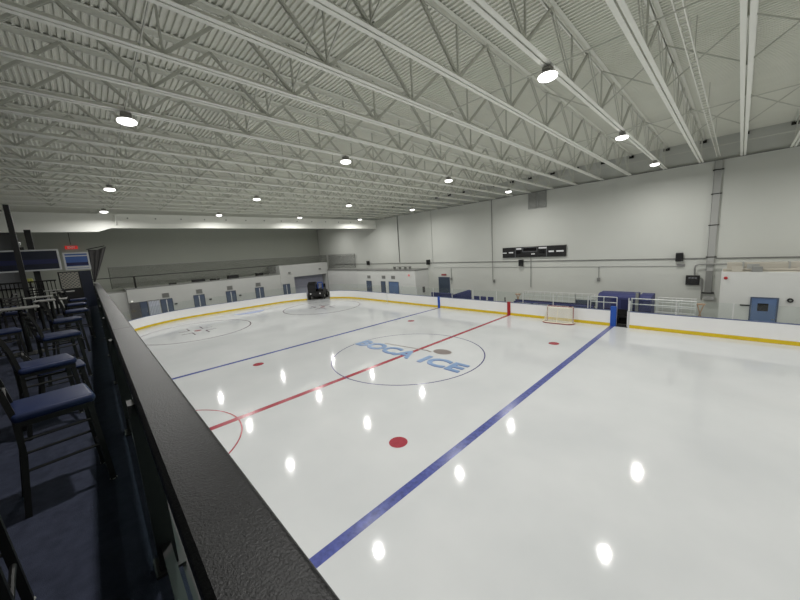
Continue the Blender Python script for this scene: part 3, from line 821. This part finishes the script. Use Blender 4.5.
tag(MB().span((-.6,0,0),(.6,.75,.02)).build('gate_dark_mat','rubber',loc=(8.38,12.99,-.02)),'black rubber mat added to darken the floor inside the open bench gate','mat')  # black sheet added to darken the floor inside the gate
t = thing('bench','dark green-grey bench standing behind the hockey goal','bench',(5.7,13.8,0))
MB().span((-.7,0,.95),(.7,.35,1.02)).build('seat','dark_steel',t); MB().span((-.7,.33,1.1),(.7,.37,1.55)).build('backrest','door_dark',t)
for s in (-.6,.6): MB().span((s-.03,0,0),(s+.03,.35,.95)).build('leg','dark_steel',t); MB().span((s-.03,.33,.95),(s+.03,.37,1.5)).build('back_post','dark_steel',t)
# dark blue low benches behind the boards
def blue_bench(label, x0, x1, y, z):
    t = thing('players_bench', label, 'bench', (x0,y,0)); L = x1-x0
    MB().span((0,0,z-.08),(L,.4,z)).build('seat','seat_blue',t,bevel=.02); MB().span((0,.36,z),(L,.42,z+.12)).build('backrest','navy',t)
    n = max(2,int(L/1.5))
    for i in range(n+1): x = .06+(L-.12)*i/n; MB().span((x-.04,.03,0),(x+.04,.37,z-.08)).build('leg','navy',t)
blue_bench('long low blue bench behind the goal, right of the red line', .2, 6.4, 13.35, 1.2)
t = thing('padded_wall','blue padded screen behind the boards left of the dark door','padding',(-9.8,13.9,0))
MB().span((0,0,0),(2.9,.2,1.42)).build('pad','seat_blue',t,bevel=.04); MB().span((0,-.02,1.3),(2.9,.0,1.34)).build('seam','navy',t)
t = thing('folding_ramp','blue padded screen with a slanted top beside the low seats','padding',(-6.85,13.9,0))
MB().prism([(0,0),(2.2,0),(2.2,1.85),(1.95,1.9),(0,1.3)],'y',0,.25).build('pad','seat_blue',t,bevel=.03); MB().span((0,-.02,.9),(2.2,0,.94)).build('seam','navy',t)
st = None
for x, lab in ((-4.05,'blue low seat farthest left behind the boards near the red line'),(-3.3,'second blue low seat from the slanted blue padding'),(-2.5,'blue low seat nearest the red line pad')):
    if st is None:
        st = thing('blue_seat',lab,'seat',(x,13.7,0),0,'low blue seats behind the boards')
        MB().span((-.3,0,.82),(.3,.45,.92)).build('seat','seat_blue',st,bevel=.02); MB().span((-.3,.4,.9),(.3,.47,1.3)).build('backrest','seat_blue',st,bevel=.02); MB().span((-.05,.15,0),(.05,.3,.82)).build('pedestal','dark_steel',st)
    else: again(st,(x,13.7,0),0,lab)
tag(MB().tube([(0,0,0),(0,0,1.35)],.05,8).build('bollard','dark_steel',loc=(-1.0,14.1,0)),'thin dark post left of the red line pad','post')
# ------------------------------------------------------------------ ice resurfacer in the corner gap
z = thing('ice_resurfacer','dark ice resurfacing machine standing in the far corner gap','ice resurfacer',(-29.15,10.75,0),R(137+90))
MB().span((-.95,-1.6,.42),(.95,1.5,1.0)).build('chassis','black',z,bevel=.04)
MB().prism([(.05,1.0),(1.6,1.0),(1.75,1.95),(.9,2.3),(-.25,1.9)],'x',-.12,.9).build('snow_tank','black_gloss',z,bevel=.03)
MB().span((-.9,-.9,1.0),(-.2,.9,1.35)).build('water_tank','black',z,bevel=.03)
m = MB(); m.tube([(-.25,.8,1.3),(-.25,.85,2.1),(-.3,.85,2.16),(-.8,.85,2.16),(-.85,.85,2.1),(-.85,.8,1.3)],.055,8); m.build('guard_frame','pad_blue',z,smooth=True)
MB().span((-.8,-1.2,1.0),(-.3,-.8,1.4)).build('driver_seat','rubber',z,bevel=.04); MB().span((-.8,-1.3,1.3),(-.3,-1.18,1.8)).build('seat_back','rubber',z,bevel=.03)
MB().tube([(-.55,-.35,1.3),(-.55,-.55,1.62)],.03,8).build('steering_column','black',z)
m = MB(); m.tube([(-.55+.2*math.cos(2*PI*i/16),-.56+.06*math.sin(2*PI*i/16),1.62+.18*math.sin(2*PI*i/16)) for i in range(16)],.02,6,closed=True); m.build('steering_wheel','black',z)
for sx in (-1,1):
    for sy in (-1,1):
        w_ = MB().tube([(sx*.8,sy*1.0,.42),(sx*1.05,sy*1.0,.42)],.42,18).build('wheel','rubber',z); MB().tube([(sx*1.04,sy*1.0,.42),(sx*1.065,sy*1.0,.42)],.2,12).build('wheel_hub','grey_steel',w_)
MB().span((-1.1,-2.3,.08),(1.1,-1.65,.55)).build('conditioner','dark_steel',z,bevel=.03)
for s in (-.6,.6): MB().tube([(s,1.5,.8),(s,1.56,.8)],.09,10).build('headlight','marks',z)
z.scale = (1.12,1.12,1.12)
# ------------------------------------------------------------------ balcony
FZ = 4.53
struct('floor_balcony', MB().span((-9.0,-18.1,FZ-.25),(18,-13.02,FZ)), 'carpet')
struct('trim_4', MB().span((-9.0,-13.02,FZ-.3),(18,-12.9,FZ-.01)), 'rail_frame')
struct('wall_balcony', MB().span((-9.0,-13.4,-.02),(18,-13.1,FZ-.26)), 'wall_shade')
rl = thing('balcony_railing','black leathery capped balcony railing with glass panels in the foreground','railing',(0,-13.0,FZ))
capz = 5.6-FZ
capprof = [(-.085,capz-.05),(.107,capz-.05),(.110,capz-.015),(.100,capz),(-.066,capz),(-.084,capz-.012)]
for a, b in ((-8.9,-3.0),(-2.994,2.9),(2.906,8.7),(8.706,15.5)):
    MB().prism(capprof,'x',a,b).build('cap','rail_cap',rl,bevel=.006,seg=3)
posts = [-7.0,-4.6,-2.2,.2,2.5,4.75,6.95,9.05,11.2,13.4]
for i, x in enumerate(posts):
    p_ = MB().span((x-.05,-.115,0),(x+.05,-.03,capz-.05)).build('post','rail_frame',rl)
    MB().span((x-.08,-.14,0),(x+.08,.0,.015)).build('foot_plate','black',p_)
    if i+1 < len(posts):
        x2 = posts[i+1]
        gp = MB().span((x+.06,.005,.06),(x2-.06,.017,capz-.09)).build('glass_panel','green_glass',rl)
        MB().span((x+.06,.003,capz-.09),(x2-.06,.019,capz-.082)).build('glass_edge','glass_edge',gp)
        MB().span((x+.05,-.095,.13),(x2-.05,-.05,.17)).build('bottom_rail','rail_frame',rl)
MB().span((-8.9,-.07,capz-.12),(15.5,-.01,capz-.05)).build('top_rail','rail_frame',rl)

# bar stools: black frame, ladder back, blue vinyl seat; local +y is the way the sitter faces
def make_stool():
    t = thing('bar_stool','x','chair')
    sz = .77
    m = MB(); m.box((0,.0,sz-.035),(.43,.44,.07)); o = m.build('seat','vinyl',t,bevel=.03,seg=4,smooth=True)
    MB().box((0,0,sz-.085),(.40,.41,.035)).build('seat_frame','chair_black',t)
    for s in (-1,1):
        MB().bar((s*.185,.22,0),(s*.17,.18,sz-.08),.042,.036,up=(0,1,0)).build('leg','chair_black',t)
    for s in (-1,1):
        m = MB(); pts = [(s*.19,-.25,0),(s*.178,-.2,.45),(s*.175,-.2,sz-.05),(s*.175,-.235,sz+.18),(s*.17,-.3,sz+.40)]
        for a, b in zip(pts, pts[1:]): m.bar(a, b, .04, .034, up=(0,1,0))
        m.build('rear_leg_and_back_post','chair_black',t)
    for k in range(4):
        z_ = sz+.11+.085*k; y_ = -.22-.075*(k/3.)-.005
        MB().box((0,y_,z_),(.33,.018,.045),(R(-16),0,0)).build('back_slat','chair_black',t)
    for s in (-1,1):
        MB().tube([(s*.18,.2,.33),(s*.18,-.215,.33)],.011,8).build('side_stretcher','chair_black',t)
        MB().tube([(s*.176,.19,.56),(s*.176,-.2,.56)],.011,8).build('side_stretcher','chair_black',t)
    MB().tube([(-.18,.205,.26),(.18,.205,.26)],.013,8).build('footrest','chair_black',t)
    MB().tube([(-.178,-.2,.42),(.178,-.2,.42)],.011,8).build('rear_stretcher','chair_black',t)
    for s in (-1,1): MB().tube([(s*.185,.22,0),(s*.185,.22,.008)],.025,8).build('foot_cap','grey_steel',t)
    return t
s0 = make_stool()
G = 'bar stools on the balcony'
stools = [
 (9.75,-13.51,8,'nearest complete black bar stool with blue seat facing the balcony rail'),
 (11.1,-13.85,5,'black bar stool cut off at the lower left corner, nearest the viewer'),
 (8.12,-13.66,12,'second bar stool from the viewer along the rail, behind the nearest complete one'),
 (5.95,-13.66,16,'third bar stool along the balcony rail, between darker gaps'),
 (3.75,-13.66,12,'fourth bar stool along the balcony rail'),
 (1.85,-13.55,8,'fifth bar stool along the balcony rail'),
 (-.4,-13.60,10,'sixth bar stool along the balcony rail'),
 (-2.6,-13.60,6,'seventh and farthest bar stool along the balcony rail'),
 (4.35,-14.45,15,'blue seated bar stool by the left edge, behind the third one along the rail'),
 (7.2,-14.75,200,'bar stool turned away at the left edge, in the second row'),
 (2.2,-15.1,190,'bar stool in the second row by the nearest pale high table'),
 (.2,-14.75,100,'bar stool between the two pale high tables'),
 (-2.0,-15.2,170,'bar stool behind the middle pale high table'),
 (-4.3,-14.6,80,'bar stool by the farthest pale high table'),
]
for i, (x, y, a, lab) in enumerate(stools):
    t = s0 if i == 0 else copy_tree(s0)
    t.location = (x,y,FZ); t.rotation_euler.z = R(a); t['label'] = lab; t['group'] = G
t = copy_tree(s0); t.location = (7.2,-13.62,FZ); t.rotation_euler.z = R(8); t.scale = (1,1,.64)
t['label'] = 'low blue seated chair visible beneath the second bar stool along the rail'; t['group'] = G
tb0 = None
for x, y, lab in ((2.75,-14.35,'nearest pale topped high table in the second row of the balcony'),(.9,-14.0,'second pale topped high table on the balcony, closer to the rail'),(-1.2,-14.4,'middle pale topped high table on the balcony'),(-3.3,-13.95,'fourth pale topped high table on the balcony toward the far screens'),(-5.6,-14.3,'farthest pale topped high table below the blue panel')):
    if tb0 is None:
        tb0 = thing('high_table',lab,'table',(x,y,FZ),0,'high tables on the balcony')
        MB().span((-.3,-.3,1.0),(.3,.3,1.03)).build('tabletop','table_top',tb0,bevel=.008); MB().tube([(0,0,.03),(0,0,1.0)],.04,10).build('column','chair_black',tb0); MB().lathe([(.28,0),(.28,.015),(.06,.04)],n=18).build('base','chair_black',tb0)
    else: again(tb0,(x,y,FZ),0,lab)

# far end of the balcony: framed screens on posts, lattice and picket railing, dark drape
XE = -8.0
def framed(name, label, cat, y0, y1, z0, z1, mm, bands):
    t = thing(name, label, cat, (XE,(y0+y1)/2,z0)); w = y1-y0; h = z1-z0
    MB().span((-.05,-w/2+.04,.04),(.0,w/2-.04,h-.04)).build('panel',mm,t)
    m = MB(); m.span((-.06,-w/2,0),(.03,w/2,.06)); m.span((-.06,-w/2,h-.06),(.03,w/2,h)); m.span((-.06,-w/2,.06),(.03,-w/2+.06,h-.06)); m.span((-.06,w/2-.06,.06),(.03,w/2,h-.06)); m.build('frame','white_frame',t)
    for a, b, bm_ in bands: MB().span((.0,-w/2+.06,a),(.012,w/2-.06,b)).build('stripe',bm_,t)
    return t
framed('wall_screen','wide dark navy screen with a thin pale frame at the far end of the balcony','screen',-17.2,-14.03,6.37,7.3,'navy_panel',[(.3,.5,'navy')])
framed('wall_screen','small bright blue panel with white frame at the far end of the balcony','screen',-13.92,-13.06,6.32,7.12,'blue_panel',[(.2,.34,'navy'),(.08,.17,'white_frame'),(.62,.67,'white_frame')])
for x, y, z1, w, lab in ((-5.5,-15.0,8.85,.15,'thick black post crossing the wide dark screen'),(-8.5,-14.86,8.2,.2,'shorter black post behind the wide dark screen')):
    t = thing('black_post',lab,'post',(x,y,FZ)); MB().span((-w/2,-w/2,0),(w/2,w/2,z1-FZ)).build('shaft','black',t); MB().span((-w/2-.06,-w/2-.06,0),(w/2+.06,w/2+.06,.04)).build('foot_plate','black',t)
t = thing('lattice_panel','white diamond lattice panel under the blue panel','lattice',(XE,-13.85,FZ))
m = MB(); H_ = .78; Wd = .62; ZB = .95
k = -H_
while k < Wd:
    y0_, z0_ = max(k,0), max(-k,0); L_ = min(Wd-y0_, H_-z0_)
    if L_ > .04:
        m.bar((0,y0_-Wd/2,z0_+ZB),(0,y0_+L_-Wd/2,z0_+L_+ZB),.02,.035,up=(1,0,0)); m.bar((.02,Wd/2-y0_,z0_+ZB),(.02,Wd/2-y0_-L_,z0_+L_+ZB),.02,.035,up=(1,0,0))
    k += .13
m.build('lattice','lattice',t)
m = MB(); m.span((-.03,-Wd/2-.05,0),(.05,-Wd/2,H_+ZB)); m.span((-.03,Wd/2,0),(.05,Wd/2+.05,H_+ZB)); m.span((-.03,-Wd/2,H_+ZB-.04),(.05,Wd/2,H_+ZB)); m.build('frame','black',t)
MB().span((-.02,-Wd/2,0),(.0,Wd/2,ZB)).build('lower_board','black',t)
MB().span((-.02,Wd/2+.05,0),(.02,Wd/2+.44,H_+ZB)).build('side_board','navy_panel',t)
MB().span((-.12,-Wd/2,ZB),(-.09,Wd/2,H_+ZB)).build('backing','marks_dim',t)
t = thing('picket_railing','black picket railing below the wide dark screen','railing',(XE,-16.1,FZ)); 
for i in range(30): MB().span((-.015,-1.75+.12*i,.05),(.015,-1.72+.12*i,1.35)).build('picket','chair_black',t)
MB().span((-.03,-1.8,1.35),(.03,1.8,1.41)).build('top_rail','chair_black',t); MB().span((-.03,-1.8,.05),(.03,1.8,.1)).build('bottom_rail','chair_black',t)
t = thing('bar_counter','pale backed counter behind the picket railing','counter',(XE-.7,-16.5,FZ)); MB().span((-.25,-1.4,0),(.25,1.4,1.1)).build('front','wall_far',t); MB().span((-.32,-1.45,1.1),(.32,1.45,1.15)).build('worktop','black',t)
t = thing('table_lamp','small yellow-green lamp on the counter beside the black post','lamp',(XE-.6,-15.15,FZ+1.15)); MB().tube([(0,0,0),(0,0,.18)],.03,8).build('stem','black',t); MB().lathe([(.14,.18),(.1,.38)],n=12).build('shade','yellow_lamp',t)
t = thing('camera_mount','small dark camera on top of the wide dark screen','camera',(XE,-15.15,7.3)); MB().span((-.05,-.12,0),(.05,.12,.12)).build('base','black',t); MB().tube([(0,0,.12),(0,0,.24)],.02,8).build('stem','grey_steel',t); MB().box((.03,0,.28),(.18,.11,.09),(0,R(15),0)).build('body','white_frame',t)
t = thing('drape','dark grey drape hanging flared at the end of the balcony rail','drape',(XE-.2,-13.05,0))
vs = []; n = 14; rows = 8
for j in range(rows+1):
    tt = j/rows; z_ = 7.33-1.65*tt; wdt = .62*(1-tt)**.9+.06; y_off = -.03*tt
    for i in range(n+1):
        s = i/n; top = (.05 - .18*(1-abs(2*s-1))*.5)*(1-tt)
        vs.append((.04*math.sin(s*18)*(1-tt*.5), y_off+s*wdt, z_+top-.14*(1-s)*(1-tt)))
fs = [(j*(n+1)+i, j*(n+1)+i+1, (j+1)*(n+1)+i+1, (j+1)*(n+1)+i) for j in range(rows) for i in range(n)]
o = MB().add(vs, fs).build('cloth','cloth_dark',t,smooth=True); md = o.modifiers.new('thick','SOLIDIFY'); md.thickness = .012
MB().tube([(0,-.05,7.25),(0,.62,7.4)],.02,6).build('rod','black',t)

# ------------------------------------------------------------------ world and view
w = bpy.data.worlds.new('hall_air'); SC.world = w; w.use_nodes = True
w.node_tree.nodes['Background'].inputs['Color'].default_value = (.5,.52,.55,1); w.node_tree.nodes['Background'].inputs['Strength'].default_value = .0
SC.view_settings.view_transform = 'Standard'; SC.view_settings.look = 'None'; SC.view_settings.gamma = 1; SC.view_settings.exposure = -1.2
SC.view_settings.use_curve_mapping = False
